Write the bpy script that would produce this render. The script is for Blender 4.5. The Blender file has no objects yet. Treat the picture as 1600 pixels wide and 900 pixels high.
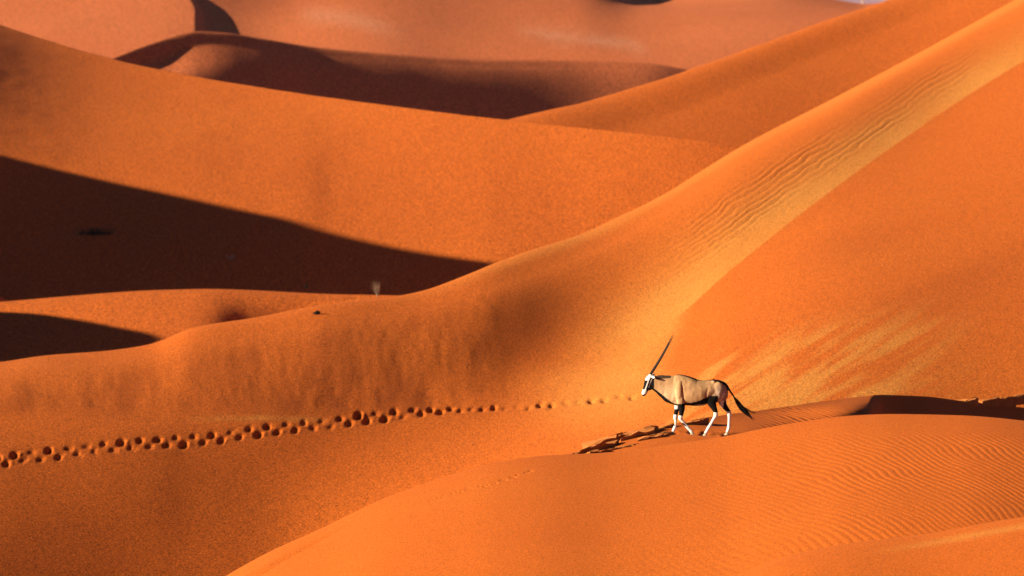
import bpy, bmesh, math, random
import numpy as np
from mathutils import Vector, Matrix
R = math.radians
sc = bpy.context.scene
# ------------------------------------------------------------------ camera
FPX = 7611.0                      # focal length in pixels of a 1600 px wide frame
VH = -20.0                        # row of the horizon
CZ = 9.26                         # eye height above the sand under the oryx
TH = math.atan((450 - VH) / FPX)
cam = bpy.data.objects.new("camera", bpy.data.cameras.new("camera"))
sc.collection.objects.link(cam); sc.camera = cam
cam.location = (0, 0, CZ); cam.rotation_euler = (R(90) - TH, 0, 0)
cam.data.sensor_width = 36; cam.data.lens = 36 * FPX / 1600
cam.data.clip_start = 1; cam.data.clip_end = 30000
cam.data.dof.use_dof = True; cam.data.dof.focus_distance = 101; cam.data.dof.aperture_fstop = 2.4
# ------------------------------------------------------------------ light
SUN_E, SUN_B = R(17), R(18)       # elevation; how far the sun stands behind the camera's left shoulder
sdir = Vector((-math.cos(SUN_E)*math.cos(SUN_B), -math.cos(SUN_E)*math.sin(SUN_B), math.sin(SUN_E)))
sun = bpy.data.objects.new("sun", bpy.data.lights.new("sun", 'SUN'))
sc.collection.objects.link(sun)
sun.data.energy = 5.0; sun.data.angle = R(0.5); sun.data.color = (1.0, 0.86, 0.66)
sun.rotation_euler = (-sdir).to_track_quat('-Z', 'Y').to_euler()
w = bpy.data.worlds.new("World"); sc.world = w; w.use_nodes = True
nt = w.node_tree; bg = nt.nodes['Background']
sky = nt.nodes.new('ShaderNodeTexSky'); sky.sky_type = 'NISHITA'; sky.sun_disc = False
sky.air_density = .14; sky.dust_density = .1; sky.ozone_density = 1.5
sky.sun_elevation = SUN_E; sky.sun_rotation = math.atan2(sdir.x, sdir.y)
nt.links.new(sky.outputs[0], bg.inputs[0]); bg.inputs[1].default_value = 0.05
sc.view_settings.view_transform = 'Standard'; sc.view_settings.look = 'None'
sc.view_settings.gamma = 1; sc.view_settings.use_curve_mapping = False
sc.view_settings.exposure = 1.37
sc.cycles.max_bounces = 4; sc.cycles.diffuse_bounces = 1; sc.cycles.volume_bounces = 0

# ------------------------------------------------------------------ helpers
def pchip(xs, ys, x):
    xs = np.array(xs, float); ys = np.array(ys, float); x = np.asarray(x, float)
    h = np.diff(xs); d = np.diff(ys) / h
    m = np.zeros(len(xs)); m[0] = d[0]; m[-1] = d[-1]
    for i in range(1, len(xs) - 1):
        if d[i-1] * d[i] > 0:
            w1 = 2*h[i] + h[i-1]; w2 = h[i] + 2*h[i-1]
            m[i] = (w1 + w2) / (w1/d[i-1] + w2/d[i])
    k = np.clip(np.searchsorted(xs, x) - 1, 0, len(h) - 1)
    t = (x - xs[k]) / h[k]
    lo = x < xs[0]; hi = x > xs[-1]
    tt = np.clip(t, 0, 1)
    y = ((2*tt**3 - 3*tt**2 + 1)*ys[k] + (tt**3 - 2*tt**2 + tt)*h[k]*m[k]
         + (-2*tt**3 + 3*tt**2)*ys[k+1] + (tt**3 - tt**2)*h[k]*m[k+1])
    y = np.where(lo, ys[0] + (x - xs[0])*m[0], y)
    return np.where(hi, ys[-1] + (x - xs[-1])*m[-1], y)

def tab(u, pts, soft=0):
    """smooth curve through points; soft = box-average radius that rounds its corners"""
    xs, ys = [p[0] for p in pts], [p[1] for p in pts]
    if soft:
        return sum(pchip(xs, ys, u + soft*k/4) for k in range(-4, 5)) / 9
    return pchip(xs, ys, u)

def ray(u, v):
    xc = (np.asarray(u, float) - 800) / FPX; yc = (450 - np.asarray(v, float)) / FPX
    fy = math.cos(TH) + yc*math.sin(TH)
    return xc / fy, (yc*math.cos(TH) - math.sin(TH)) / fy        # per unit of forward distance
def zrel(v, r): return ray(800, v)[1] * r
def point(u, v, r):
    a, b = ray(u, v); return Vector((a*r, r, CZ + b*r))
def vrow(z, r):                                                   # inverse of zrel
    a = np.arctan2(-np.asarray(z), r) - TH
    return 450 + FPX*np.tan(a)

_rng = np.random.RandomState(7)
_lat = _rng.rand(256, 256)
def vnoise(x, y):
    xi = np.floor(x).astype(int); yi = np.floor(y).astype(int)
    fx = x - xi; fy = y - yi
    fx = fx*fx*(3 - 2*fx); fy = fy*fy*(3 - 2*fy)
    g = lambda a, b: _lat[a % 256, b % 256]
    return ((g(xi, yi)*(1-fx) + g(xi+1, yi)*fx)*(1-fy) + (g(xi, yi+1)*(1-fx) + g(xi+1, yi+1)*fx)*fy)*2 - 1
def fbm(x, y, o=4):
    s = 0; a = 1; n = 0
    for i in range(o):
        s = s + a*vnoise(x*2**i + 17*i, y*2**i + 31*i); n += a; a *= .5
    return s / n
def gs(x, c, w): return np.exp(-((x - c)/w)**2)
def sst(x, a, b):
    t = np.clip((x - a)/(b - a), 0, 1); return t*t*(3 - 2*t)

# ------------------------------------------------------------------ materials
def mat_new(name):
    m = bpy.data.materials.new(name); m.use_nodes = True
    return m, m.node_tree, m.node_tree.nodes['Principled BSDF']

def mat_sand(name, base, grain, speck=.35, bump=.3, ripple=None, big=30):
    """base = iron red sand; attribute 'pale' mixes in light wind-sorted sand and painted sunlight, 'ore' dark heavy grains and painted shade"""
    m, t, p = mat_new(name); N, L = t.nodes, t.links
    p.inputs['Roughness'].default_value = .95
    p.inputs['Specular IOR Level'].default_value = .12
    p.inputs['Diffuse Roughness'].default_value = .4
    geo = N.new('ShaderNodeNewGeometry')
    def noise(scale, det=2, src=None):
        n = N.new('ShaderNodeTexNoise'); n.inputs['Scale'].default_value = scale; n.inputs['Detail'].default_value = det
        L.new(src or geo.outputs['Position'], n.inputs['Vector']); return n
    def mix(a, b, f, typ='MIX'):
        x = N.new('ShaderNodeMix'); x.data_type = 'RGBA'; x.blend_type = typ
        for s, k in ((f, 0), (a, 6), (b, 7)):
            if isinstance(s, (int, float)): x.inputs[k].default_value = s
            elif isinstance(s, tuple): x.inputs[k].default_value = (*s, 1)
            else: L.new(s, x.inputs[k])
        return x.outputs[2]
    def ramp(src, a, b, lo, hi):
        r = N.new('ShaderNodeMapRange'); L.new(src, r.inputs[0])
        for i, q in enumerate((a, b, lo, hi)): r.inputs[i+1].default_value = q
        return r.outputs[0]
    def attr(nm):
        a = N.new('ShaderNodeAttribute'); a.attribute_name = nm; return a.outputs['Fac']
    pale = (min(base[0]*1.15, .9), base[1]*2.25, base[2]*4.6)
    ore_shade = (base[0]*.52, base[1]*.44, base[2]*.5)
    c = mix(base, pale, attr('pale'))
    c = mix(c, ore_shade, attr('ore_shade'))
    n1 = noise(1/big, 4)
    c = mix(c, (base[0]*1.1, base[1]*1.25, base[2]*1.3), ramp(n1.outputs[0], .35, .7, 0, .35))
    g = noise(grain, 2)
    gr = ramp(g.outputs[0], .3, .7, 1 - speck, 1 + speck)
    cc = N.new('ShaderNodeCombineColor')
    for i in range(3): L.new(gr, cc.inputs[i])
    c = mix(c, cc.outputs[0], 1.0, 'MULTIPLY')
    L.new(c, p.inputs['Base Color'])
    b = N.new('ShaderNodeBump'); b.inputs['Strength'].default_value = bump; b.inputs['Distance'].default_value = .25/grain
    L.new(g.outputs[0], b.inputs['Height'])
    L.new(b.outputs[0], p.inputs['Normal'])
    return m

def mat_plain(name, col, rough=.8, noise=None, amt=.3, sheen=0):
    m, t, p = mat_new(name); N, L = t.nodes, t.links
    p.inputs['Roughness'].default_value = rough; p.inputs['Specular IOR Level'].default_value = .1
    if noise:
        tc = N.new('ShaderNodeTexCoord'); n = N.new('ShaderNodeTexNoise'); n.inputs['Scale'].default_value = noise
        n.inputs['Detail'].default_value = 4
        L.new(tc.outputs['Object'], n.inputs['Vector'])
        r = N.new('ShaderNodeValToRGB'); L.new(n.outputs[0], r.inputs[0])
        r.color_ramp.elements[0].position = .3; r.color_ramp.elements[1].position = .7
        r.color_ramp.elements[0].color = (*[k*(1-amt) for k in col], 1)
        r.color_ramp.elements[1].color = (*[min(1, k*(1+amt)) for k in col], 1)
        L.new(r.outputs[0], p.inputs['Base Color'])
    else: p.inputs['Base Color'].default_value = (*col, 1)
    return m

# ------------------------------------------------------------------ terrain
def grid_mesh(name, X, Y, Z, attrs, material):
    nr, nc = X.shape
    me = bpy.data.meshes.new(name)
    co = np.stack([X, Y, Z], -1).reshape(-1, 3).astype(np.float32)
    i = np.arange(nr*nc, dtype=np.int32).reshape(nr, nc)
    q = np.stack([i[:-1, :-1], i[:-1, 1:], i[1:, 1:], i[1:, :-1]], -1).reshape(-1, 4)
    me.vertices.add(len(co)); me.vertices.foreach_set('co', co.ravel())
    me.loops.add(q.size); me.loops.foreach_set('vertex_index', q.ravel())
    me.polygons.add(len(q)); me.polygons.foreach_set('loop_start', np.arange(0, q.size, 4, dtype=np.int32))
    me.polygons.foreach_set('use_smooth', np.ones(len(q), bool))
    me.update(calc_edges=True)
    for k, a in attrs.items():
        at = me.attributes.new(k, 'FLOAT', 'POINT')
        at.data.foreach_set('value', np.clip(a, 0, 1).astype(np.float32).ravel())
    o = bpy.data.objects.new(name, me); sc.collection.objects.link(o)
    me.materials.append(material); o['kind'] = 'structure'
    return o

def columns(step, lo=-60, hi=1660, out=(-1500, 3100), ostep=14):
    return np.unique(np.concatenate([np.arange(out[0], lo, ostep), np.arange(lo, hi, step), np.arange(hi, out[1], ostep)]))

def fan(name, us, lines, rows, material, relief=None, paint=None):
    """one dune: control lines (r, z, sharp) running across the view, near to far, z relative to the eye"""
    Rk = np.array([np.broadcast_to(l[0], us.shape) for l in lines], float)
    Zk = np.array([np.broadcast_to(l[1], us.shape) for l in lines], float)
    for k in range(1, len(lines)): Rk[k] = np.maximum(Rk[k], Rk[k-1] + .05)
    h = np.diff(Rk, axis=0); d = np.diff(Zk, axis=0)/h; n = len(lines)
    ML = np.zeros_like(Zk); MR = np.zeros_like(Zk)     # slope arriving / leaving
    for k in range(n):
        if k == 0: ML[k] = MR[k] = d[0]
        elif k == n-1: ML[k] = MR[k] = d[-1]
        elif lines[k][2]: ML[k] = d[k-1]; MR[k] = d[k]
        else:
            a, b = d[k-1], d[k]; w1 = 2*h[k] + h[k-1]; w2 = h[k] + 2*h[k-1]
            same = a*b > 0
            hm = np.where(same, (w1 + w2)/(w1/np.where(same, a, 1) + w2/np.where(same, b, 1)), 0)
            ML[k] = MR[k] = hm
    RR, ZZ = [], []
    for k in range(n-1):
        t = np.linspace(0, 1, rows[k]+1)[(1 if k else 0):, None]
        RR.append(Rk[k] + t*h[k])
        ZZ.append((2*t**3-3*t**2+1)*Zk[k] + (t**3-2*t**2+t)*h[k]*MR[k] + (-2*t**3+3*t**2)*Zk[k+1] + (t**3-t**2)*h[k]*ML[k+1])
    Rg = np.concatenate(RR); Zg = np.concatenate(ZZ)
    U = np.broadcast_to(us, Rg.shape); V = vrow(Zg, Rg)
    X = ray(U, V)[0]*Rg
    if relief is not None: Zg = Zg + relief(U, V, X, Rg)
    at = {'pale': 0*Rg, 'ore_shade': 0*Rg}
    if paint is not None: at.update(paint(U, V, X, Rg))
    o = grid_mesh(name, X, Rg, Zg + CZ, at, material)
    return o, (us, Rg, Zg)

def ridge(name, pts, material, lslope=12, rslope=32, base=-26, step=1.5, soft=1.0):
    """a dune given by its crest polyline (world points); windward side on the left, slip face on the right"""
    P = np.array(pts, float); s = np.r_[0, np.cumsum(np.linalg.norm(np.diff(P[:, :2], axis=0), axis=1))]
    ss = np.arange(0, s[-1], step)
    C = np.stack([pchip(s, P[:, i], ss) for i in range(3)], -1)
    T = np.gradient(C[:, :2], axis=0); T /= np.linalg.norm(T, axis=1)[:, None]
    T = np.stack([np.convolve(np.pad(T[:, i], 6, 'edge'), np.ones(13)/13, 'valid') for i in range(2)], -1)
    Nn = np.stack([T[:, 1], -T[:, 0]], -1)             # to the right of the direction of travel
    wl = np.concatenate([-np.geomspace(160, .3, 60), [0], np.geomspace(.3, 60, 50)])
    W = wl[:, None]
    X = C[:, 0] + W*Nn[:, 0]; Y = C[:, 1] + W*Nn[:, 1]
    sl = np.where(W < 0, math.tan(R(lslope))*-W, math.tan(R(rslope))*W)
    sl = np.sqrt(sl**2 + soft**2*.02) - soft*.14
    Z = np.maximum(C[:, 2] - sl, base + 0*sl)
    return grid_mesh(name, X[::-1] if False else X, Y, Z, {'pale': 0*X, 'ore_shade': 0*X}, material)

SAND = (.41, .088, .0082)
m_A = mat_sand('sand_near', SAND, 38, .5, .35, big=6)
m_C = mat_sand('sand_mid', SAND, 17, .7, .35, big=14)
m_F = mat_sand('sand_far', (.41, .103, .031), 3.5, .65, .3, big=60)  # pinker than the nearer sand: haze tint put into the base colour
m_E = mat_sand('sand_beyond', SAND, 8, .8, .3, big=40)

# --- the near dune whose back fills the lower right
AV = [(-900, 1950), (0, 1130), (365, 898), (430, 862), (500, 830), (600, 782), (700, 747), (780, 725), (860, 714), (950, 709), (1000, 704),
      (1080, 693), (1140, 684), (1200, 672), (1260, 662), (1330, 653), (1400, 650), (1500, 652), (1600, 661), (1900, 720), (2600, 900)]
AR = [(-900, 92), (365, 94.3), (800, 97), (1140, 97.6), (1400, 97), (1600, 96.2), (2600, 94)]
rt = random.Random(9); tiny = []
uu = 672.0
while uu < 838:
    tiny.append((uu, float(tab(np.array([uu]), [(672, 783), (700, 774), (760, 759), (800, 747), (838, 735)])[0]) + rt.uniform(-1.5, 1.5))); uu += rt.choice([3, 4, 5, 7, 13])
us = columns(1.1)
a_v = tab(us, AV, 12); a_r = tab(us, AR); a_z = zrel(a_v, a_r)
def relA(U, V, X, r):
    n = fbm(X*.18, r*.12, 3)
    z = .05*n
    k = sst(U + (V - 760)*.6, 950, 1420)*sst(V, 655, 700)
    k = k*(.65 + .35*fbm(X*.9 + 5, r*.35, 2))
    ph = (r*1.05 + X*5.0 + .55*fbm(X*.6, r*.3, 3)*2.2 + .35*np.sin(X*.7) + .10*fbm(X*3, r*2, 2))*2*math.pi*1.3
    w_ = np.sin(ph) + .3*np.sin(2*ph + 1)
    for (pu, pv) in tiny:
        j0, j1 = np.searchsorted(U[0], [pu-6, pu+6]); i = np.where(np.abs(V[:, (j0+j1)//2] - pv) < 6)[0]
        if len(i):
            sl = (slice(i[0], i[-1]+1), slice(j0, j1))
            z[sl] -= .014*np.exp(-((U[sl]-pu)/2.0)**2-((V[sl]-pv)/1.3)**2)
    return z + k*.0052*w_
fan('sand_dune', us, [(a_r-26, a_z-1.9, 0), (a_r-10, a_z-.40, 0), (a_r, a_z, 0), (a_r+1.5, a_z-.12, 0), (a_r+6, a_z-1.3, 0), (a_r+16, a_z-5, 0)],
    [240, 330, 40, 20, 12], m_A, relA,
    lambda U, V, X, r: {'ore_shade': .25*sst(U+V, 1900, 2400)*0})
# --- the low mound in the bottom right corner
us = columns(4)
v = tab(us, [(0, 1300), (900, 985), (1150, 902), (1220, 876), (1300, 858), (1450, 838), (1600, 812), (1900, 780), (2600, 800)], 20)
r0 = tab(us, [(0, 76), (1150, 77.5), (1600, 79), (2600, 80)]); z = zrel(v, r0)
fan('sand_dune', us, [(r0-12, z-1.0, 0), (r0-5, z-.3, 0), (r0, z, 0), (r0+2, z-.2, 0), (r0+8, z-2.5, 0)], [60, 60, 20, 10], m_A,
    lambda U, V, X, r: .02*fbm(X*.5, r*.4, 3), lambda U, V, X, r: {'pale': .5*gs(V - tab(U, [(1150, 900), (1400, 858), (1600, 822)]), 0, 5)*sst(U, 1330, 1500)})
# --- the platform the oryx walks on, with its slip face on the right
BT = [(500, 900), (700, 790), (800, 742), (840, 722), (880, 710), (930, 695), (985, 678), (1050, 663), (1100, 653), (1180, 642), (1280, 628), (1350, 619),
      (1370, 617), (1440, 619), (1500, 626), (1560, 632), (1600, 637), (1900, 665), (2600, 760)]
BTR = [(500, 97), (840, 100.5), (1000, 102), (1050, 103), (1136, 107), (1250, 116.5), (1370, 128), (1450, 132), (1600, 140), (2600, 190)]
BNR = [(500, 94), (840, 97.6), (1000, 98), (1136, 99.9), (1250, 106), (1358, 116), (1380, 125.5), (1450, 129), (1600, 137), (2600, 186)]
us = columns(1.2)
b_t = tab(us, BT, 3); b_tr = tab(us, BTR); b_nr = tab(us, BNR); b_n = tab(us, AV, 12) + tab(us, [(800, 6), (1136, 3), (1250, 8), (2600, 8)])
b_zt = zrel(b_t, b_tr); b_zn = zrel(b_n, b_nr)
def relB(U, V, X, r):
    k = sst(U, 1150, 1260)*sst(-U, -1372, -1350)*sst(V, 628, 645)
    ph = (r*.8 + X*4.2 + .5*fbm(X*.8, r*.4, 3))*2*math.pi*.9
    d = 0
    for hu, hv in ((1050.5, 676), (1083, 676), (1100, 678), (1136, 680)):
        q = ((U - hu)/7.0)**2 + ((V - hv)/2.6)**2
        d = d - .035*np.exp(-q) + .007*np.exp(-(np.sqrt(q) - 1.7)**2*3)
    return d + k*.012*np.sin(ph) + .012*fbm(X*1.3, r*1.1, 3)*sst(-U, -1370, -1300)
oB, gB = fan('sand_platform', us, [(b_nr-4, b_zn-1.4, 0), (b_nr, b_zn, 0), (b_tr, b_zt, 1), (b_tr+3, b_zt-.8, 0), (b_tr+14, b_zt-5, 0)],
    [14, 170, 16, 10], m_A, relB)
# --- the big dune that climbs to the right
CV = [(-900, 640), (-300, 585), (0, 566), (60, 557), (180, 547), (240, 538), (300, 515), (400, 499), (500, 479), (640, 459), (780, 408), (900, 370),
      (1000, 325), (1100, 265), (1160, 228), (1300, 155), (1450, 75), (1600, -8), (1900, -170), (2600, -420)]
CM = [(-900, 760), (-300, 690), (0, 670), (200, 662), (400, 656), (600, 643), (750, 622), (850, 600), (950, 562), (1050, 500), (1150, 415), (1250, 335),
      (1400, 225), (1600, 95), (1900, -60), (2600, -250)]
CN = [(-900, 980), (400, 980), (700, 870), (900, 790), (1100, 745), (1600, 730), (2600, 760)]
us = columns(1.15)
c_t = tab(us, CV, 14); c_m = tab(us, CM, 20); c_n = tab(us, CN, 40)
c_tr = tab(us, [(-900, 166), (0, 174), (640, 186), (1000, 212), (1300, 252), (1600, 318), (2600, 450)], 60)
c_mr = tab(us, [(-900, 152), (0, 160), (600, 168), (850, 174), (1050, 182), (1250, 201), (1600, 258), (2600, 380)], 60)
c_nr = tab(us, [(-900, 130), (0, 142.5), (300, 146.5), (700, 149), (1000, 145), (1300, 146), (1600, 150), (2600, 155)], 60)
# footprints: two staggered rows that follow the slope
TR = [(-60, 735), (0, 720), (100, 706), (200, 695), (300, 688), (400, 676), (500, 662), (600, 648), (700, 640), (800, 636), (900, 629), (1000, 616), (1010, 614)]
prints = []
rr_ = random.Random(3); uu = -30.0; side = 0
while uu < 1000:
    sp = 12.8 + 2.5*rr_.random() + max(0, (uu-640)/360)*9
    vv = float(tab(np.array([uu]), TR)[0])
    off = (6 if side else -5)*(1 - .75*min(1, max(0, (uu-560)/150)))
    prints.append((uu, vv + off + rr_.uniform(-1.8, 1.8), rr_.uniform(.8, 1.2), rr_.uniform(.45, .85)))
    if rr_.random() < .4: prints.append((uu + rr_.uniform(3, 7), vv + off + rr_.uniform(-3, 3), rr_.uniform(.7, 1.0), rr_.uniform(.15, .4))); uu += sp; side ^= 1
def relC(U, V, X, r):
    z = .10*fbm(X*.12, r*.1, 3)*sst(-U, -1200, -900)
    # slumped, streaked face under the crest on the left
    top = tab(U[0], CV, 14)[None, :]
    dd = V - top
    face = sst(dd, 10, 50)*sst(-V, -655, -625)*sst(-U, -860, -700)
    z = z + face*.03*fbm(U/36 - V/400, V/70, 3)
    # wind ripples on the shoulder of the crest
    mid = tab(U[0], CM, 20)[None, :]
    q = dd/np.maximum(mid - top, 1)
    k = sst(q, .25, .42)*sst(-q, -.86, -.66)*sst(U, 1010, 1120)*sst(-U, -1560, -1440)
    k = k*np.clip(.6 + .6*fbm((V + .68*U)/30, (U - .68*V)/120, 2), 0, 1)
    ph = (V + .68*U + 9*fbm(U/60, V/60, 3) + 3*fbm(U/14, V/14, 2))/9.5*2*math.pi
    z = z + k*.021*(1 - .5*gs(U, 1350, 45))*(np.sin(ph) + .3*np.sin(2*ph+.7))
    # footprints
    us_ = U[0]
    for (pu, pv, sd, am) in prints:
        j0, j1 = np.searchsorted(us_, [pu-16, pu+18])
        if j1 <= j0: continue
        i = np.where((V[:, (j0+j1)//2] > pv-16) & (V[:, (j0+j1)//2] < pv+16))[0]
        if not len(i): continue
        sl = (slice(i[0], i[-1]+1), slice(j0, j1))
        a, b = (U[sl]-pu)/sd, V[sl]-pv; b = b + .18*a
        fade = am*(1 if pu < 620 else max(.9, 1-(pu-620)/900))
        wv = 3.4 if pu < 640 else 2.8
        z[sl] += fade*(-.068*np.exp(-(a/5.0)**2-(b/(wv+.4))**2) + .013*np.exp(-((a-6.5)/4)**2-((b-1)/wv)**2) + .004*np.exp(-((a+8)/4)**2-(b/wv)**2))
    return z
def paintC(U, V, X, r):
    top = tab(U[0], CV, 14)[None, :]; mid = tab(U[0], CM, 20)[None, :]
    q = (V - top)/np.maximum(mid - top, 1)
    # sun-facing strip above the trough line, its brightness painted in as pale colour
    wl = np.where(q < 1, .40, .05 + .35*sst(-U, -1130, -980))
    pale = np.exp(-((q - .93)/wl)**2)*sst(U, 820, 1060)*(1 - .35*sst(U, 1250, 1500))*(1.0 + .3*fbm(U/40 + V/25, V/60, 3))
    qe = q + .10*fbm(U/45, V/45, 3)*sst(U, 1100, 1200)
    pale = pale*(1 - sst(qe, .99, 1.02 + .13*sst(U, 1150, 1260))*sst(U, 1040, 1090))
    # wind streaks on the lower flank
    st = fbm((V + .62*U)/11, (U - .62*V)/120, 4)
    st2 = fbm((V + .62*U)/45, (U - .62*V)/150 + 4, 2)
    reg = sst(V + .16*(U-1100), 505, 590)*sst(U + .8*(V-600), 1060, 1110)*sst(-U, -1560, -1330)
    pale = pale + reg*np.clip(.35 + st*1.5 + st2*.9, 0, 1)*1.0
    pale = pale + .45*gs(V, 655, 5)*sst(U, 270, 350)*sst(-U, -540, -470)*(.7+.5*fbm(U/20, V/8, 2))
    pale = pale + .35*np.exp(-((V-top-4)/9)**2)*sst(U, 560, 900)  # lit rim of the crest, put into the colour
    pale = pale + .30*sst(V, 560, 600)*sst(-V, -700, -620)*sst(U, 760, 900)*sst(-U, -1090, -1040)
    # dark grains in the slumps, with the face's dimness painted in too
    ore_shade = sst(V - top, 12, 60)*sst(-V, -662, -630)*sst(-U, -820, -640)*np.clip(.38 + .8*fbm(U/38 + V/200, V/80, 4) + .16*fbm(U/12, V/90, 2), 0, 1)*.8
    ore_shade = ore_shade + .35*np.clip(fbm((V + .35*U)/60, U/240, 3)+.1, 0, 1)*sst(U, 1180, 1350)*sst(V, 330, 400)*sst(-V, -560, -470)  # shallow shading bands on the right slope, painted as darker colour
    return {'pale': np.minimum(pale, .8), 'ore_shade': ore_shade}
cz = zrel(c_t, c_tr)
c_bul = tab(us, [(-900, .3), (0, .3), (600, .35), (1000, .55), (1300, .6), (1600, .6), (2600, .6)])
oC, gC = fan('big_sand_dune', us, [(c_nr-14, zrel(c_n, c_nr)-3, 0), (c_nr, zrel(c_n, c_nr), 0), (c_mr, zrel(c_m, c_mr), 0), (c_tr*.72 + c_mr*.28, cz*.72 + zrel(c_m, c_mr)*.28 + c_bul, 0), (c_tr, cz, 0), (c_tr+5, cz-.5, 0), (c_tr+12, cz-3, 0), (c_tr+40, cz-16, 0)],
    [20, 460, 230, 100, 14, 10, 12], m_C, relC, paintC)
# --- the low hump behind it on the left
us = columns(2.2, out=(-1200, 1100), hi=900)
v = tab(us, [(-900, 560), (-200, 486), (0, 473), (100, 465), (250, 455), (400, 452), (550, 457), (620, 461), (700, 470), (900, 500), (1100, 520)], 12)
r0 = 255 + 0*us; z = zrel(v, r0)
def relD(U, V, X, r):
    return -2.1*np.exp(-((U-500)/125)**2)*sst(U, 290, 390)*gs(r, 240, 11) + .05*fbm(X*.1, r*.08, 3)
fan('sand_dune', us, [(r0-42, z-3.3, 0), (r0-14, z-.9, 0), (r0, z, 0), (r0+4, z-.3, 0), (r0+16, z-3.5, 0), (r0+30, z-6, 0)], [50, 60, 20, 12, 8], m_E, relD)
# --- the long slope behind, half of it in the shadow of the ridge outside the frame
EV = [(-900, -80), (-300, -10), (0, 58), (80, 76), (160, 93), (400, 136), (600, 165), (800, 188), (1000, 208), (1140, 225), (1500, 290), (2600, 420)]
EE = [(-900, 60), (-400, 150), (-200, 195), (0, 240), (150, 275), (300, 306), (400, 328), (480, 345), (520, 358), (600, 378), (700, 397), (780, 408), (900, 425), (1200, 455), (2600, 600)]
us = columns(2.4)
e_v = tab(us, EV, 14); e_r = tab(us, [(-900, 470), (0, 430), (800, 360), (1140, 345), (2600, 340)])
s_v = tab(us, EE); s_r = tab(us, [(-900, 375), (0, 350), (400, 326), (780, 306), (1140, 300), (2600, 298)])
ez = zrel(e_v, e_r)
oE, gE = fan('sand_dune', us, [(262+0*us, -21.5+0*us, 0), (287+0*us, -19.9+0*us, 0), (s_r, zrel(s_v, s_r), 0), (e_r, ez, 1), (e_r+6, ez-2, 0), (e_r+40, ez-14, 0)],
    [40, 160, 200, 20, 16], m_E, lambda U, V, X, r: .12*fbm(X*.05, r*.04, 3) + .05*fbm(X*.3, r*.1, 3) + 2.5*gs(U, -190, 240)*gs(r, 405, 60))
# --- right-hand dune behind it
us = columns(3)
v = tab(us, [(-900, 900), (300, 360), (500, 290), (700, 212), (800, 186), (1000, 135), (1200, 65), (1300, 30), (1400, -5), (1700, -120), (2600, -300)], 16)
r0 = tab(us, [(-900, 400), (700, 420), (800, 428), (1000, 452), (1400, 520), (2600, 700)]); z = zrel(v, r0)
fan('sand_dune', us, [(r0-70, z-10, 0), (r0-25, z-3.2, 0), (r0, z, 0), (r0+8, z-1, 0), (r0+50, z-14, 0)], [60, 60, 20, 16], m_E,
    lambda U, V, X, r: .15*fbm(X*.06, r*.05, 3))
# --- the shaded dune far back
us = columns(2.6)
FV = [(-900, 560), (-200, 250), (0, 160), (165, 94), (200, 80), (250, 62), (276, 54), (300, 49), (340, 50), (400, 58), (500, 75), (600, 83),
      (750, 92), (900, 94), (1000, 97), (1100, 114), (1300, 180), (1700, 330), (2600, 500)]
v = tab(us, FV, 14)
r0 = tab(us, [(-900, 400), (150, 606), (300, 634), (450, 651), (700, 679), (950, 707), (1100, 716), (2600, 800)]); z = zrel(v, r0)
fan('sand_dune', us, [(r0-60, z-17, 0), (r0-32, z-6.9, 0), (r0-8, z - tab(us, [(-900, 2.8), (260, 2.6), (340, 1.7), (450, 1.15), (520, 1.05), (700, 1.0), (2600, 1.0)]), 0), (r0, z, 0), (r0+3, z-.1, 0), (r0+40, z-10, 0)], [40, 70, 30, 10, 16], m_F, lambda U, V, X, r: .10*fbm(X*.09, r*.07, 3))
# --- the farthest dunes
us = columns(3)
def relH(U, V, X, r):
    u0 = tab(np.clip(V, 0, 60), [(0, 288), (12, 281), (30, 276), (48, 298), (60, 305)])
    amp = 5 + 3*sst(r, 760, 900)
    t = np.where(U < u0, np.clip((U + 250)/(u0 + 250), 0, 1), 0)*amp
    dx = np.maximum(U-u0, 0); q_ = 1.35*np.clip((895-r)/75, 0, 1.2); right = np.where(U >= u0, q_*np.exp(-(dx/11)**1.5) + (amp - q_)*np.exp(-(dx/330)**1.3), 0)
    z = t + right - 1.3*gs(U, 400, 90) + 1.2*gs(U, 600, 110)
    return z*sst(r, 700, 760)*0.9 + .8*fbm(X*.02, r*.012, 3)
v0 = tab(us, [(-900, -150), (900, -60), (1000, -3), (1040, -1), (1090, -6), (1200, -14), (1310, 2), (1350, 8), (1400, 4), (1500, -10), (2600, -40)], 14)
r0 = 1050 + 0*us; z = zrel(v0, r0)
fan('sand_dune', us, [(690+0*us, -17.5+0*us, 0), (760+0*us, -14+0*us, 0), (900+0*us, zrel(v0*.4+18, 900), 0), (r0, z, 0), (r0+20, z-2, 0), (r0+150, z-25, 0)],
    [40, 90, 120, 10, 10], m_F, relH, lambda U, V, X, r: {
    'pale': .38*gs(V - tab(U, [(430, 44), (480, 48), (560, 60), (620, 74), (700, 84)]), 0, 13)*sst(U, 450, 500)*sst(-U, -660, -560)
          + (.38 + .3*fbm(U/16, V/9, 3))*gs(V - tab(U, [(780, 50), (860, 62), (960, 68), (1010, 82)]) - 7*fbm(U/30, V/20, 3), 0, 12)*sst(U, 790, 860)*sst(-U, -1025, -990),
    'ore_shade': .45*np.exp(-((U - 400 - V*.6)/60)**2)*sst(-V, -70, -20)*(.7 + .6*fbm(U/40, V/60, 3)) + .12*np.clip(fbm(U/120 + V/90, V/50, 3), 0, 1)})  # soft dark patch is the dune's shading, put into the colour
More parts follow.
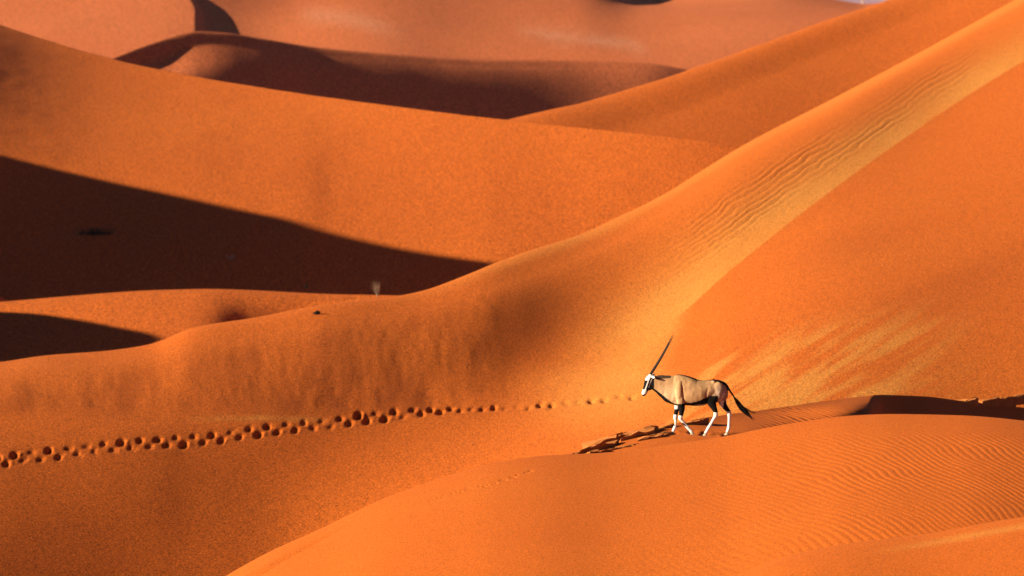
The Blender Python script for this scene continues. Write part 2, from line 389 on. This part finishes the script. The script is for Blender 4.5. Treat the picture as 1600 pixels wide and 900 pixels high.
# --- desert floor and distant mountains
gx = np.concatenate([-np.geomspace(11000, 100, 30), np.geomspace(100, 11000, 30)])
X, Y = np.meshgrid(gx, gx + 2500)
grid_mesh('desert_floor', X, Y, 0*X + CZ - 24, {'pale': 0*X, 'ore_shade': 0*X}, m_F)
m_rock = mat_plain('mountain_rock', (.30, .19, .24), .95, .002, .3)
us = np.linspace(-3000, 4600, 500); X = (us-800)/FPX*7000
hgt = 60 + 40*fbm(us/300, us*0, 5)
YY = np.array([6400, 6700, 7000, 7300, 7800])[:, None] + 0*X; HH = np.array([0, .45, 1, .5, 0])[:, None]*hgt + CZ - 24
HH = HH + 12*fbm(X[None]/120, YY/90, 4)*np.array([0, 1, 1, 1, 0])[:, None]
grid_mesh('mountains', X + 0*YY, YY, HH, {}, m_rock)

# --- unseen ridges outside the frame on the left, shaped to throw the long shadows
def caster(uvr_x):
    out = []
    for (u, v_, r, x) in uvr_x:
        p = point(u, v_, r); t = (x - p.x)/sdir.x
        out.append(tuple(p + sdir*t))
    return out
us_t = np.array([900, 780, 700, 600, 520, 480, 400, 300, 150, 0, -200, -400], float)
vv = tab(us_t, EE); rv = tab(us_t, [(-900, 375), (0, 350), (400, 326), (780, 306), (1140, 300), (2600, 298)])
xs = np.interp(us_t, [-400, 0, 900], [-96, -78, -66])
ridge('shadow_ridge', [(-60, 240, -16), (-62, 262, -8)] + caster(list(zip(us_t, vv+6, rv, xs))), m_C, 14, 32, base=CZ-23)

us_t = np.array([260, 190, 120, 60, 0, -100, -200], float)
vv = np.array([530, 513, 500, 491, 485, 480, 478.]); rv = np.array([237, 242, 246, 248.5, 250, 252, 253.])
ridge('shadow_ridge', [(-50, 205, -14)] + caster(list(zip(us_t, vv, rv, np.interp(us_t, [-200, 260], [-62, -50])))), m_C, 14, 32, base=CZ-23)

# --- dusty air
m_h = bpy.data.materials.new('dusty_air'); m_h.use_nodes = True
t_ = m_h.node_tree; t_.nodes.clear(); o_ = t_.nodes.new('ShaderNodeOutputMaterial'); v_ = t_.nodes.new('ShaderNodeVolumePrincipled')
v_.inputs['Density'].default_value = .00002; v_.inputs['Color'].default_value = (1, .72, .70, 1)
t_.links.new(v_.outputs[0], o_.inputs['Volume'])
b = bmesh.new(); bmesh.ops.create_cube(b, size=1, matrix=Matrix.Translation((0, 2500, (CZ - 25 + 118)/2)) @ Matrix.Diagonal((23000, 23000, 118 - (CZ - 25), 1)))
m_ = bpy.data.meshes.new('haze'); b.to_mesh(m_); b.free(); m_.materials.append(m_h)
haze = bpy.data.objects.new('haze', m_); sc.collection.objects.link(haze); haze['kind'] = 'stuff'
# ================================================================== the things
def link_obj(name, me, parent=None, mats=()):
    o = bpy.data.objects.new(name, me); sc.collection.objects.link(o)
    for m in mats: me.materials.append(m)
    if parent: o.parent = parent
    return o
def tag(o, label, cat, group=None):
    o['label'] = label; o['category'] = cat
    if group: o['group'] = group
    return o
def groundB(x, r):
    u = x/r*FPX*math.cos(TH) + 800                     # close enough at these ranges
    us_, Rg, Zg = gB
    for _ in range(3):
        j = np.interp(u, us_, np.arange(len(us_))); j0 = int(j); f = j - j0
        z = (1-f)*np.interp(r, Rg[:, j0], Zg[:, j0]) + f*np.interp(r, Rg[:, j0+1], Zg[:, j0+1])
        v = float(vrow(z, r)); u = x/(float(ray(801, v)[0])*r) + 800
    return z + CZ

# ------------------------------------------------------------------ the oryx
def tube_verts(bm, pts, seg=20, caps=True):
    """pts: (center Vector, half size across in profile, half size sideways); a closed lofted tube"""
    rings = []
    n = len(pts)
    for k, (c, a, b) in enumerate(pts):
        t = (pts[min(k+1, n-1)][0] - pts[max(k-1, 0)][0]).normalized()
        side = Vector((0, 1, 0)); side = (side - t*side.dot(t)).normalized(); up = t.cross(side)
        rings.append([bm.verts.new(c + up*a*math.cos(q) + side*b*math.sin(q)) for q in [2*math.pi*i/seg for i in range(seg)]])
    for A_, B_ in zip(rings, rings[1:]):
        for i in range(seg):
            bm.faces.new((A_[i], A_[(i+1) % seg], B_[(i+1) % seg], B_[i]))
    bm.faces.new(rings[0][::-1]); bm.faces.new(rings[-1])
def smooth_pts(pts, sub=5):
    """pts rows of numbers -> denser rows"""
    P = np.array(pts, float); s = np.arange(len(P)); q = np.linspace(0, len(P)-1, (len(P)-1)*sub+1)
    return np.stack([pchip(s, P[:, i], q) for i in range(P.shape[1])], -1)
K = 355.0                                              # drawing units per metre
def cx(px): return (px - 560)/K
def cz_(pz): return (795 - pz)/K
OX, OR = None, 101.25
ou = 980 + 560/4.736
OX = float(ray(ou, 678)[0])*OR
base_z = float(zrel(678.4, OR)) + CZ
oryx = bpy.data.objects.new('oryx', None); sc.collection.objects.link(oryx)
oryx.location = (OX, OR, base_z)
tag(oryx, 'fawn oryx with black and white face and long straight horns walking left across the sand', 'oryx')
bm = bmesh.new()
torso = [(312, 400, 520, .07), (322, 372, 552, .11), (345, 357, 576, .15), (380, 351, 583, .18), (420, 357, 582, .20), (460, 371, 583, .225), (500, 387, 586, .235), (540, 392, 584, .235),
         (580, 393, 572, .22), (620, 390, 560, .205), (660, 390, 560, .19), (700, 401, 552, .165), (728, 420, 540, .12), (744, 445, 515, .06)]
tube_verts(bm, [(Vector((cx(x), 0, cz_((t+b)/2))), (b-t)/2/K, w_) for x, t, b, w_ in smooth_pts(torso)], 28)
neck = [(178, 352, 430, .055), (200, 351, 462, .065), (240, 352, 493, .08), (290, 353, 535, .11), (340, 355, 570, .14), (380, 365, 570, .15)]
tube_verts(bm, [(Vector((cx(x), 0, cz_((t+b)/2))), (b-t)/2/K, w_) for x, t, b, w_ in smooth_pts(neck)], 24)
head = [(182, 352, .030, .035), (174, 366, .068, .060), (162, 388, .086, .066), (152, 415, .082, .062), (142, 445, .068, .052), (133, 470, .060, .047),
        (126, 488, .055, .046), (119, 500, .043, .040), (113, 509, .020, .024)]
tube_verts(bm, [(Vector((cx(x), 0, cz_(z))), a, b) for x, z, a, b in smooth_pts(head)], 24)
def ell(px, pz, y, rx, ry, rz):
    m_ = Matrix.Translation((cx(px), y, cz_(pz))) @ Matrix.Diagonal((rx, ry, rz, 1))
    bmesh.ops.create_icosphere(bm, subdivisions=3, radius=1, matrix=m_)
for sgn in (-1, 1):
    ell(385, 470, sgn*.115, .105, .095, .235)            # shoulder
    ell(670, 470, sgn*.10, .165, .105, .20)              # haunch
    ell(612, 520, sgn*.13, .07, .07, .12)                # stifle
    ell(640, 405, sgn*.09, .05, .06, .05)                # hip bone
    ell(165, 452, sgn*.018, .05, .03, .05)               # jaw
legs = {
 'fn': (-.115, [(392, 500, .11, .075), (398, 560, .088, .065), (402, 600, .066, .05), (398, 640, .047, .04), (392, 668, .043, .038), (402, 684, .032, .028), (426, 712, .026, .022), (446, 733, .033, .028), (462, 750, .028, .024), (476, 765, .033, .030)]),
 'ff': (.115, [(375, 500, .11, .075), (372, 560, .075, .06), (370, 600, .054, .045), (362, 640, .043, .038), (358, 670, .044, .038), (359, 690, .028, .026), (357, 722, .026, .022), (352, 745, .034, .028), (345, 758, .027, .024), (341, 768, .032, .030)]),
 'hn': (-.12, [(668, 450, .15, .07), (640, 510, .135, .08), (622, 545, .11, .068), (638, 590, .068, .05), (652, 622, .046, .036), (654, 642, .045, .034), (640, 665, .031, .026), (618, 700, .028, .023), (600, 726, .034, .029), (588, 744, .028, .024), (579, 760, .033, .03)]),
 'hf': (.11, [(700, 450, .14, .07), (700, 520, .12, .075), (706, 560, .085, .06), (728, 600, .056, .045), (748, 622, .044, .036), (757, 642, .046, .034), (757, 668, .030, .026), (755, 715, .027, .023), (753, 745, .034, .029), (747, 760, .028, .024), (743, 774, .033, .03)]),
}
foot = {}
for k, (y, pts) in legs.items():
    hx = {'fn': 486, 'ff': 334, 'hn': 567, 'hf': 737}[k]
    gz = groundB(OX + cx(hx), OR + y) - base_z            # the sand under this hoof
    lastz = cz_(pts[-1][1]); want = gz + .058
    P = smooth_pts(pts, 4); V_ = []
    for x, z, a, b in P:
        zz = cz_(z); f = min(1, max(0, (cz_(600) - zz)/(cz_(600) - lastz)))
        V_.append((Vector((cx(x), y, zz + f*(want - lastz))), a*(1 + .16*f), b*(1 + .16*f)))
    tube_verts(bm, V_, 16); foot[k] = (V_[-1][0].copy(), hx, y, gz)
tailp = [(730, 430, .035, .03), (748, 455, .024, .022), (765, 482, .019, .018), (785, 510, .018, .017), (800, 535, .017, .016)]
tube_verts(bm, [(Vector((cx(x), 0, cz_(z))), a, b) for x, z, a, b in smooth_pts(tailp)], 12)
me = bpy.data.meshes.new('body'); bm.to_mesh(me); bm.free()
tmp = link_obj('body_draft', me)
mr = tmp.modifiers.new('r', 'REMESH'); mr.mode = 'VOXEL'; mr.voxel_size = .0085
ms = tmp.modifiers.new('s', 'SMOOTH'); ms.factor = .5; ms.iterations = 7
dg = bpy.context.evaluated_depsgraph_get()
me = bpy.data.meshes.new_from_object(tmp.evaluated_get(dg)); bpy.data.objects.remove(tmp)
me.name = 'body'
n = len(me.vertices); co = np.empty(n*3, np.float32); me.vertices.foreach_get('co', co); co = co.reshape(-1, 3)
PX = co[:, 0]*K + 560; PZ = 795 - co[:, 2]*K; YY = co[:, 1]
# shallow muscle relief
nn = np.empty(n*3, np.float32); me.vertices.foreach_get('normal', nn); nn = nn.reshape(-1, 3)
rel = .007*fbm(PX/34, PZ/40 + 3, 3) - .012*np.exp(-((PX - 408 - (PZ-470)*.14)/7)**2)*sst(PZ, 400, 450)*sst(-PZ, -580, -550) \
      - .008*np.exp(-((PX - 590 - (PZ-470)*-.22)/9)**2)*sst(PZ, 430, 470)*sst(-PZ, -540, -510)
rel = rel*(PZ < 600)*sst(PX, 200, 260)
co2 = co + nn*rel[:, None]; me.vertices.foreach_set('co', co2.ravel().astype(np.float32))
fawn = np.array([.42, .235, .105]); blk = np.array([.006, .005, .0045]); wht = np.array([.78, .74, .66]); brown = np.array([.06, .035, .022]); grey = np.array([.30, .25, .22])
col = np.tile(fawn, (n, 1))
def put(mask, c, soft=None):
    global col
    m_ = np.clip(mask.astype(float), 0, 1)[:, None]; col = col*(1-m_) + c*m_
jit = 3.5*fbm(PX/9, PZ/9 + YY*40, 2)
body = (PX > 200) & (PZ < 610)
put(sst(PX, 600, 700)*sst(PZ, 400, 470)*.55*body, grey)  # dimmer light on the hindquarters, painted into the coat as grey
put(sst(PX, 640, 690)*sst(PZ + jit, 455, 500)*sst(-PZ, -580, -540)*sst(-PX, -735, -700)*.5*(fbm(PX/7 + PZ/16, PZ/60, 2) > 0), wht)
put(sst(fbm(PX/45 + 9, PZ/38, 3), -.1, .5)*.14*body, brown*2.2)
put(sst(PX, 210, 260)*sst(-PX, -400, -350)*sst(PZ, 400, 520)*.35, wht*np.array([1, .8, .55]))  # sunlit chest and lower neck, brightness painted into the coat
# back line, mane, rump
top = np.interp(PX, [180, 340, 380, 420, 460, 500, 540, 620, 660, 700, 728, 745], [351, 355, 351, 357, 371, 387, 392, 390, 390, 401, 420, 447])
put((PX > 176) & (PX < 322) & (PZ + jit < 384 - .10*np.abs(PX - 240)), brown)
put((PX >= 300) & (PX < 640) & (PZ < top + 4 + .4*jit), brown)
put((PX > 630) & (PZ + jit*.5 < top + np.interp(PX, [630, 670, 720, 750], [3, 11, 18, 40])), blk)
put((PX > 742) & (PZ < 560), blk)
# flank stripe, belly
cs = np.interp(PX, [330, 360, 420, 470, 520, 560, 600, 660], [574, 574, 566, 562, 550, 530, 517, 516])
th = PX < 668
put((PX > 335) & th & (PZ + .6*jit > cs - 5) & (PZ < 640), blk)
put((PX > 470) & (PX < 592) & (PZ + .6*jit > cs + 22) & (np.abs(YY) < .12) & (PZ < 600), grey*.9)
# throat line
ub = np.interp(PX, [196, 240, 290, 340], [462, 493, 535, 572])
put((PX > 192) & (PX < 345) & (PZ > ub - 8 + .3*jit) & (PZ < 590), blk)
# legs
front = PX < 520; hind = ~front
put(front & (PZ > 584) & (PZ < 660), blk)
put((PX < 383) & (YY > .03) & (PZ > 583) & (PZ < 612) & (PX < 378), wht)
put(front & (PZ + .5*jit > 652), wht)
put(front & (YY > 0) & (PZ > 705) & (PZ < 738) & (PX < 352), blk)
put(front & (YY < 0) & (PZ > 705) & (PZ < 735) & (np.abs((PX - 425) - (PZ - 712)*1.1 + 12) < 7), blk)
put(hind & (YY > .02) & (PZ > 548) & (PX > 690) & (PX < 716) & (PZ < 620), wht)
put(hind & (YY > .02) & (PZ > 552) & (PX > 716 - (PZ - 552)*.1), blk)
put(hind & (YY < 0) & (PZ > 505) & (PX > 600 + (PZ - 505)*.2) & (PX < 668), blk)
put(hind & (PZ + .5*jit > 628), wht)
# head
hd = (PX < 197) & (PZ < 530)
ax = np.interp(PZ, [352, 388, 415, 445, 470, 500], [178, 163, 153, 143, 133, 119]); d_ = PX - ax
put(hd, wht)
put(hd & (d_ < -9) & (PZ > 393) & (PZ < 464), blk)
put(hd & (np.abs(YY) < .022) & (PZ > 352) & (PZ < 450) & (d_ < 0), blk)
put(hd & (d_ > 0) & (d_ < 12) & (PZ > 372) & (PZ < 462), blk)
put(hd & (d_ > 18) & (PZ > 368), blk)
put(hd & (PZ > 446) & (PZ < 474) & (d_ > 8), blk)
put(hd & (PZ > 498), blk)
cl = me.color_attributes.new('coat', 'FLOAT_COLOR', 'POINT')
cl.data.foreach_set('color', np.c_[col, np.ones(n)].astype(np.float32).ravel())
for p_ in me.polygons: p_.use_smooth = True
m_coat, t_, p_ = mat_new('coat'); N_ = t_.nodes; L_ = t_.links
at_ = N_.new('ShaderNodeAttribute'); at_.attribute_name = 'coat'
tc_ = N_.new('ShaderNodeTexCoord'); nz = N_.new('ShaderNodeTexNoise'); nz.inputs['Scale'].default_value = 45; nz.inputs['Detail'].default_value = 3
L_.new(tc_.outputs['Object'], nz.inputs['Vector'])
mp = N_.new('ShaderNodeMapRange'); L_.new(nz.outputs[0], mp.inputs[0]); mp.inputs[1].default_value = .3; mp.inputs[2].default_value = .7; mp.inputs[3].default_value = .78; mp.inputs[4].default_value = 1.12
vm = N_.new('ShaderNodeVectorMath'); vm.operation = 'SCALE'; L_.new(at_.outputs['Color'], vm.inputs[0]); L_.new(mp.outputs[0], vm.inputs['Scale'])
L_.new(vm.outputs[0], p_.inputs['Base Color']); p_.inputs['Roughness'].default_value = .75; p_.inputs['Specular IOR Level'].default_value = .08
bp = N_.new('ShaderNodeBump'); bp.inputs['Strength'].default_value = .35; bp.inputs['Distance'].default_value = .01; L_.new(nz.outputs[0], bp.inputs['Height']); L_.new(bp.outputs[0], p_.inputs['Normal'])
link_obj('body', me, oryx, [m_coat])
m_horn = mat_plain('horn', (.018, .014, .011), .5, 60, .4)
m_hoof = mat_plain('hoof', (.42, .34, .24), .5, 30, .3)
m_black = mat_plain('black_hair', (.012, .010, .009), .55)
m_white = mat_plain('white_hair', (.75, .70, .62), .8, 30, .15)
m_eye = mat_plain('eye', (.01, .007, .005), .1)
def tube_obj(name, rows, seg, mat, parent, cap=True):
    b = bmesh.new(); tube_verts(b, rows, seg); bmesh.ops.recalc_face_normals(b, faces=b.faces)
    m_ = bpy.data.meshes.new(name); b.to_mesh(m_); b.free()
    for q in m_.polygons: q.use_smooth = True
    return link_obj(name, m_, parent, [mat])
for sgn in (-1, 1):
    rows = []
    for i in range(90):
        t = i/89
        x = 172 + (338-172)*(t + .035*math.sin(math.pi*t)) + (-5*t if sgn > 0 else 3*t); z = 350 - 290*t + (4*t if sgn > 0 else 0)
        r_ = (.024*(1-t)**.8 + .004)*(1 + (.10*math.sin(i*1.55) if t < .55 else 0))
        rows.append((Vector((cx(x), sgn*(.028 + .075*t), cz_(z))), r_, r_))
    tube_obj('horn', rows, 12, m_horn, oryx)
    # ear: a folded leaf
    e0 = Vector((cx(180), sgn*.045, cz_(366))); e1 = Vector((cx(203), sgn*.155, cz_(352 if sgn > 0 else 372)))
    rows = [(e0.lerp(e1, t), .024*math.sin(math.pi*min(1, t*.86 + .12))**.8 + .002, .011) for t in np.linspace(0, 1, 10)]
    ear = tube_obj('ear', rows, 12, m_white, oryx)
    b = bmesh.new(); bmesh.ops.create_uvsphere(b, u_segments=12, v_segments=8, radius=.0155)
    m_ = bpy.data.meshes.new('eye'); b.to_mesh(m_); b.free()
    e = link_obj('eye', m_, oryx, [m_eye]); e.location = (cx(160), sgn*.054, cz_(398))
for k, (end, hx, y, gz) in foot.items():
    tip = Vector((cx(hx), y, gz + .004)); a = end + Vector((0, 0, -.004))
    b = bmesh.new()
    for sd in (-1, 1):                                   # cloven: two toes in one hoof mesh
        o_ = Vector((0, sd*.016, 0))
        h0 = a + o_ + Vector((0, 0, .004)); dirx = (tip - a); dirx.z = 0; dirx.normalize()
        rings = []
        for t in np.linspace(0, 1, 6):
            c = h0.lerp(Vector((a.x, y + sd*.016, gz)) + dirx*.012, t)
            L2 = .024 + .030*t; W2 = .014 + .004*t
            rings.append([b.verts.new(c + dirx*(L2*math.cos(q)*(1.15 if math.cos(q) > 0 else .8)) + Vector((0, 1, 0))*W2*math.sin(q)) for q in [2*math.pi*i/14 for i in range(14)]])
        for A_, B_ in zip(rings, rings[1:]):
            for i in range(14): b.faces.new((A_[i], A_[(i+1) % 14], B_[(i+1) % 14], B_[i]))
        b.faces.new(rings[0][::-1]); b.faces.new(rings[-1])
    bmesh.ops.recalc_face_normals(b, faces=b.faces)
    m_ = bpy.data.meshes.new('hoof'); b.to_mesh(m_); b.free()
    for q in m_.polygons: q.use_smooth = True
    link_obj('hoof', m_, oryx, [m_hoof])
# tail tuft: many fine locks of hair, one mesh
rg = random.Random(5); b = bmesh.new()
spine = smooth_pts([(792, 522), (812, 552), (838, 590), (868, 622), (900, 655), (932, 692)], 6)
for i in range(230):
    k0 = rg.uniform(0, .62); L_h = rg.uniform(.22, .42)
    ang = rg.uniform(0, 2*math.pi); spread = rg.uniform(0, 1)**.6
    rows = []
    for t in np.linspace(0, 1, 6):
        f = min(1, k0 + L_h*t); q = f*(len(spine)-1); j = min(int(q), len(spine)-2)
        p0 = spine[j]*(1-(q-j)) + spine[j+1]*(q-j)
        wd = (.012 + .034*math.sin(math.pi*min(1, f*1.05)))*spread + (.02*t*t if rg.random() < .02 else 0)
        rows.append((Vector((cx(p0[0]) + wd*math.cos(ang), wd*math.sin(ang), cz_(p0[1]) + .7*wd*math.cos(ang))), .0045*(1-.8*t), .0045*(1-.8*t)))
    tube_verts(b, rows, 4)
for (p1, p2, p3) in [((850, 588), (895, 612), (945, 636)), ((870, 610), (915, 630), (950, 640)), ((880, 640), (920, 668), (948, 690))]:
    for i in range(7):
        o1 = Vector((rg.uniform(-.012, .012), rg.uniform(-.02, .02), rg.uniform(-.012, .012)))
        P = smooth_pts([p1, p2, p3], 4)
        tube_verts(b, [(Vector((cx(x), 0, cz_(z))) + o1, .004*(1-.8*i2/(len(P)-1)), .004*(1-.8*i2/(len(P)-1))) for i2, (x, z) in enumerate(P)], 4)
m_ = bpy.data.meshes.new('tail_tuft'); b.to_mesh(m_); b.free()
link_obj('tail_tuft', m_, oryx, [m_black])

# ------------------------------------------------------------------ broken sand crusts
m_crust = mat_sand('sand_crust', (.40, .13, .03), 60, .35, .6, big=2)
def crust(u, v, wpx, dep, h, seed, label, r=None, group='wind-eroded sand crusts'):
    if r is None:
        us_, Rg, Zg = gB; j = int(np.argmin(np.abs(us_ - u))); Vc = vrow(Zg[:, j], Rg[:, j]); m_ = np.where(Vc > 0)[0]
        vis = [i for i in range(14, 184)]
        i = min(vis, key=lambda i: abs(Vc[i]-v)); r = float(Rg[i, j]); z = float(Zg[i, j]) + CZ
    else: z = float(zrel(v, r)) + CZ
    x = float(ray(u, v)[0])*r; TW = g_t = R(60 if h < .2 else 60); Lw = wpx/(FPX/r)/math.cos(TW); h = h*(1.5 if group.startswith('wind') else 1); g_ = random.Random(seed)
    b = bmesh.new(); n_ = 26; topv = []; botv = []
    for i in range(n_):
        q = 2*math.pi*i/n_
        ex = math.cos(q); ey = math.sin(q)
        px_ = .5*Lw*(ex + 1)*(1 + .10*g_.uniform(-1, 1)); taper = (.18 + .82*min(1, (ex+1)*.75))
        py_ = dep*ey*taper*(.6 if ey < 0 else 1.3)*(1 + .28*g_.uniform(-1, 1))
        hh = h*(.30 + .70*min(1, (ex+1)*.9))*(1 + .2*g_.uniform(-1, 1))*(1 if ey < .2 else .12)
        topv.append(b.verts.new((px_, py_, hh))); botv.append(b.verts.new((px_*.96+.01, py_*.9, -.18)))
    c_ = b.verts.new((Lw*.5, 0, h*.75))
    for i in range(n_):
        k_ = (i+1) % n_
        b.faces.new((topv[i], topv[k_], c_)); b.faces.new((botv[i], botv[k_], topv[k_], topv[i]))
    b.faces.new(botv[::-1]); bmesh.ops.recalc_face_normals(b, faces=b.faces)
    bmesh.ops.subdivide_edges(b, edges=b.edges[:], cuts=1, fractal=.35, seed=seed)
    m_ = bpy.data.meshes.new('sand_crust'); b.to_mesh(m_); b.free()
    o = link_obj('sand_crust', m_, None, [m_crust]); o.location = (x, r, z - .01)
    o.rotation_euler = (R(g_.uniform(-3, 3)), R(g_.uniform(-2, 4)), TW + R(g_.uniform(-8, 8)))
    tag(o, label, 'sand crust', group); return o
crust(884, 713, 30, .22, .06, 1, 'small low sand crust at the left tip of the broken crusts left of the oryx')
crust(906, 709, 62, .4, .16, 2, 'long pointed sand crust, lowest and left of the two long ones near the oryx')
crust(926, 701, 52, .45, .15, 3, 'sand crust just above the long pointed one in front of the oryx')
crust(950, 705, 36, .3, .10, 4, 'flat sand crust on the near side of the broken crusts')
crust(970, 690, 56, .6, .18, 5, 'thick dark-sided sand crust nearest the left front of the walking oryx')
crust(984, 679, 44, .35, .10, 6, 'topmost narrow sand crust below the oryx head')
crust(1010, 683, 30, .3, .05, 7, 'low sand crust just left of the oryx front hoof')
crust(1030, 671, 24, .2, .045, 8, 'tiny raised sand crust behind the oryx front hoof')
crust(964, 713, 8, .06, .03, 9, 'smallest crumb of sand crust on the near slope below the others')
crust(1066, 664, 40, .3, .06, 10, 'sand crust in the shade behind the oryx front legs')
crust(897, 716, 30, .3, .07, 21, 'lowest thin sand crust edging the near slope under the long pointed one')
crust(948, 694, 34, .4, .12, 22, 'jagged dark-edged sand crust in the middle of the broken crusts')
crust(996, 690, 40, .3, .08, 23, 'dark flat sand crust between the thick one and the oryx hoof')
crust(918, 713, 40, .25, .08, 24, 'narrow dark sand crust just below the long pointed one')
gr = 'broken crusts on the right ridge'
crust(1508, 628, 30, .3, .06, 11, 'low pale sand crust at the left end of the right ridge crusts', 134.8, gr)
crust(1535, 628, 30, .3, .08, 12, 'ragged sand crust second from the left on the right ridge', 136.3, gr)
crust(1558, 626, 30, .4, .12, 13, 'tall ragged sand crust near the right end of the right ridge', 138, gr)
crust(1578, 624, 50, .4, .15, 14, 'largest sand crust at the frame edge on the right ridge', 139.5, gr)

# ------------------------------------------------------------------ small things far off
def stone(name, u, v, r, size, seed, mat, label):
    b = bmesh.new(); bmesh.ops.create_icosphere(b, subdivisions=3, radius=1); g_ = random.Random(seed)
    ph_ = [g_.uniform(0, 6) for _ in range(6)]
    for q in b.verts:
        c = q.co; k_ = 1 + .18*math.sin(3*c.x + ph_[0]) + .15*math.sin(4*c.y + ph_[1]) + .18*math.sin(5*c.z + 3*c.x + ph_[2])
        q.co = Vector((c.x*size[0]*k_, c.y*size[1]*k_, c.z*size[2]*k_))
    m_ = bpy.data.meshes.new(name); b.to_mesh(m_); b.free()
    o = link_obj(name, m_, None, [mat]); o.location = point(u, v, r); tag(o, label, 'stone'); return o
m_dark = mat_plain('dark_stone', (.016, .010, .008), .95, 12, .4)
m_dark.node_tree.nodes['Principled BSDF'].inputs['Specular IOR Level'].default_value = 0
rC = 180.5
def on_grid(g, u, v):
    us_, Rg, Zg = g; j = int(np.argmin(np.abs(us_ - u))); Vc = vrow(Zg[:, j], Rg[:, j])
    crest = int(np.argmin(Vc)); k = int(np.argmin(np.abs(Vc[:crest+1] - v))); return float(Rg[k, j])
stone('stone', 495, 490, on_grid(gC, 495, 491), (.15, .10, .085), 3, m_dark, 'flat black stone lying on the big dune crest below the pale hump')
stone('stone', 479, 446.5, 254, (.09, .09, .12), 5, m_dark, 'small dark upright stone on top of the low sunlit hump at left')
# low scrub in the deep shade
b = bmesh.new(); g_ = random.Random(18)
for i in range(260):
    a_ = g_.uniform(0, 2*math.pi); x0 = g_.gauss(0, .55); y0 = g_.gauss(0, .35); ln = g_.uniform(.2, .55)
    rows = [(Vector((x0 + math.cos(a_)*.25*t, y0 + math.sin(a_)*.25*t, ln*t - .05)), .012*(1-.7*t), .012*(1-.7*t)) for t in np.linspace(0, 1, 4)]
    tube_verts(b, rows, 4)
m_ = bpy.data.meshes.new('shrub'); b.to_mesh(m_); b.free()
o = link_obj('shrub', m_, None, [mat_plain('dark_twigs', (.03, .022, .015), .9, 3, .2)]); o.location = point(150, 366, on_grid(gE, 150, 366))
tag(o, 'low dark shrub in the deep black shade at far left', 'shrub')
b = bmesh.new(); g_ = random.Random(28)
for i in range(50):
    a_ = g_.uniform(0, 2*math.pi); ln = g_.uniform(.15, .4)
    tube_verts(b, [(Vector((math.cos(a_)*.3*t, math.sin(a_)*.3*t, ln*t - .04)), .012*(1-.7*t), .012*(1-.7*t)) for t in np.linspace(0, 1, 4)], 4)
m_ = bpy.data.meshes.new('grass_tuft'); b.to_mesh(m_); b.free()
o = link_obj('grass_tuft', m_, None, [mat_plain('dull_straw', (.42, .34, .28), .9, 3, .2)]); o.location = point(360, 406, on_grid(gE, 360, 406))
tag(o, 'tiny pale grass tuft low in the middle of the dark shaded hollow', 'grass tuft')
# dry grass tuft on the hump
b = bmesh.new(); g_ = random.Random(8)
for i in range(70):
    a_ = g_.uniform(0, 2*math.pi); ln = g_.uniform(.35, .85); lean = g_.uniform(.02, .28)
    rows = []
    for t in np.linspace(0, 1, 6):
        rows.append((Vector((math.cos(a_)*(.05 + lean*t*t) - .10*t*t, math.sin(a_)*(.05 + lean*t*t), ln*t - .05)), .007*(1-.8*t), .007*(1-.8*t)))
    tube_verts(b, rows, 4)
m_ = bpy.data.meshes.new('grass_tuft'); b.to_mesh(m_); b.free()
m_straw = mat_plain('straw', (.20, .13, .085), .8, 5, .2)
o = link_obj('grass_tuft', m_, None, [m_straw]); o.location = point(590, 461, 254.5); tag(o, 'pale dry grass tuft on the crest of the low hump against dark shade', 'grass tuft')
# bleached dead tree on the farthest dune
b = bmesh.new(); g_ = random.Random(12)
def limb(p, d, ln, r_, dep):
    rows = []; c = p.copy(); dd = d.normalized()
    for i in range(6):
        rows.append((c.copy(), r_*(1-.12*i), r_*(1-.12*i))); c = c + dd*ln/5; dd = (dd + Vector((g_.uniform(-.2, .2), g_.uniform(-.2, .2), g_.uniform(-.05, .15)))).normalized()
    tube_verts(b, rows, 6)
    if dep:
        for k_ in range(3): limb(rows[g_.choice([3, 4, 5])][0], dd + Vector((g_.uniform(-.9, .9), g_.uniform(-.9, .9), g_.uniform(-.1, .5))), ln*.62, r_*.5, dep-1)
limb(Vector((0, 0, -.5)), Vector((-.1, 0, 1)), 2.4, .16, 3)
m_ = bpy.data.meshes.new('dead_tree'); b.to_mesh(m_); b.free()
o = link_obj('dead_tree', m_, None, [mat_plain('bleached_wood', (.55, .42, .30), .8, 3, .2)]); o.location = point(1349, 8, 1045)
tag(o, 'small bleached dead tree standing on the farthest dune at the top edge', 'tree')
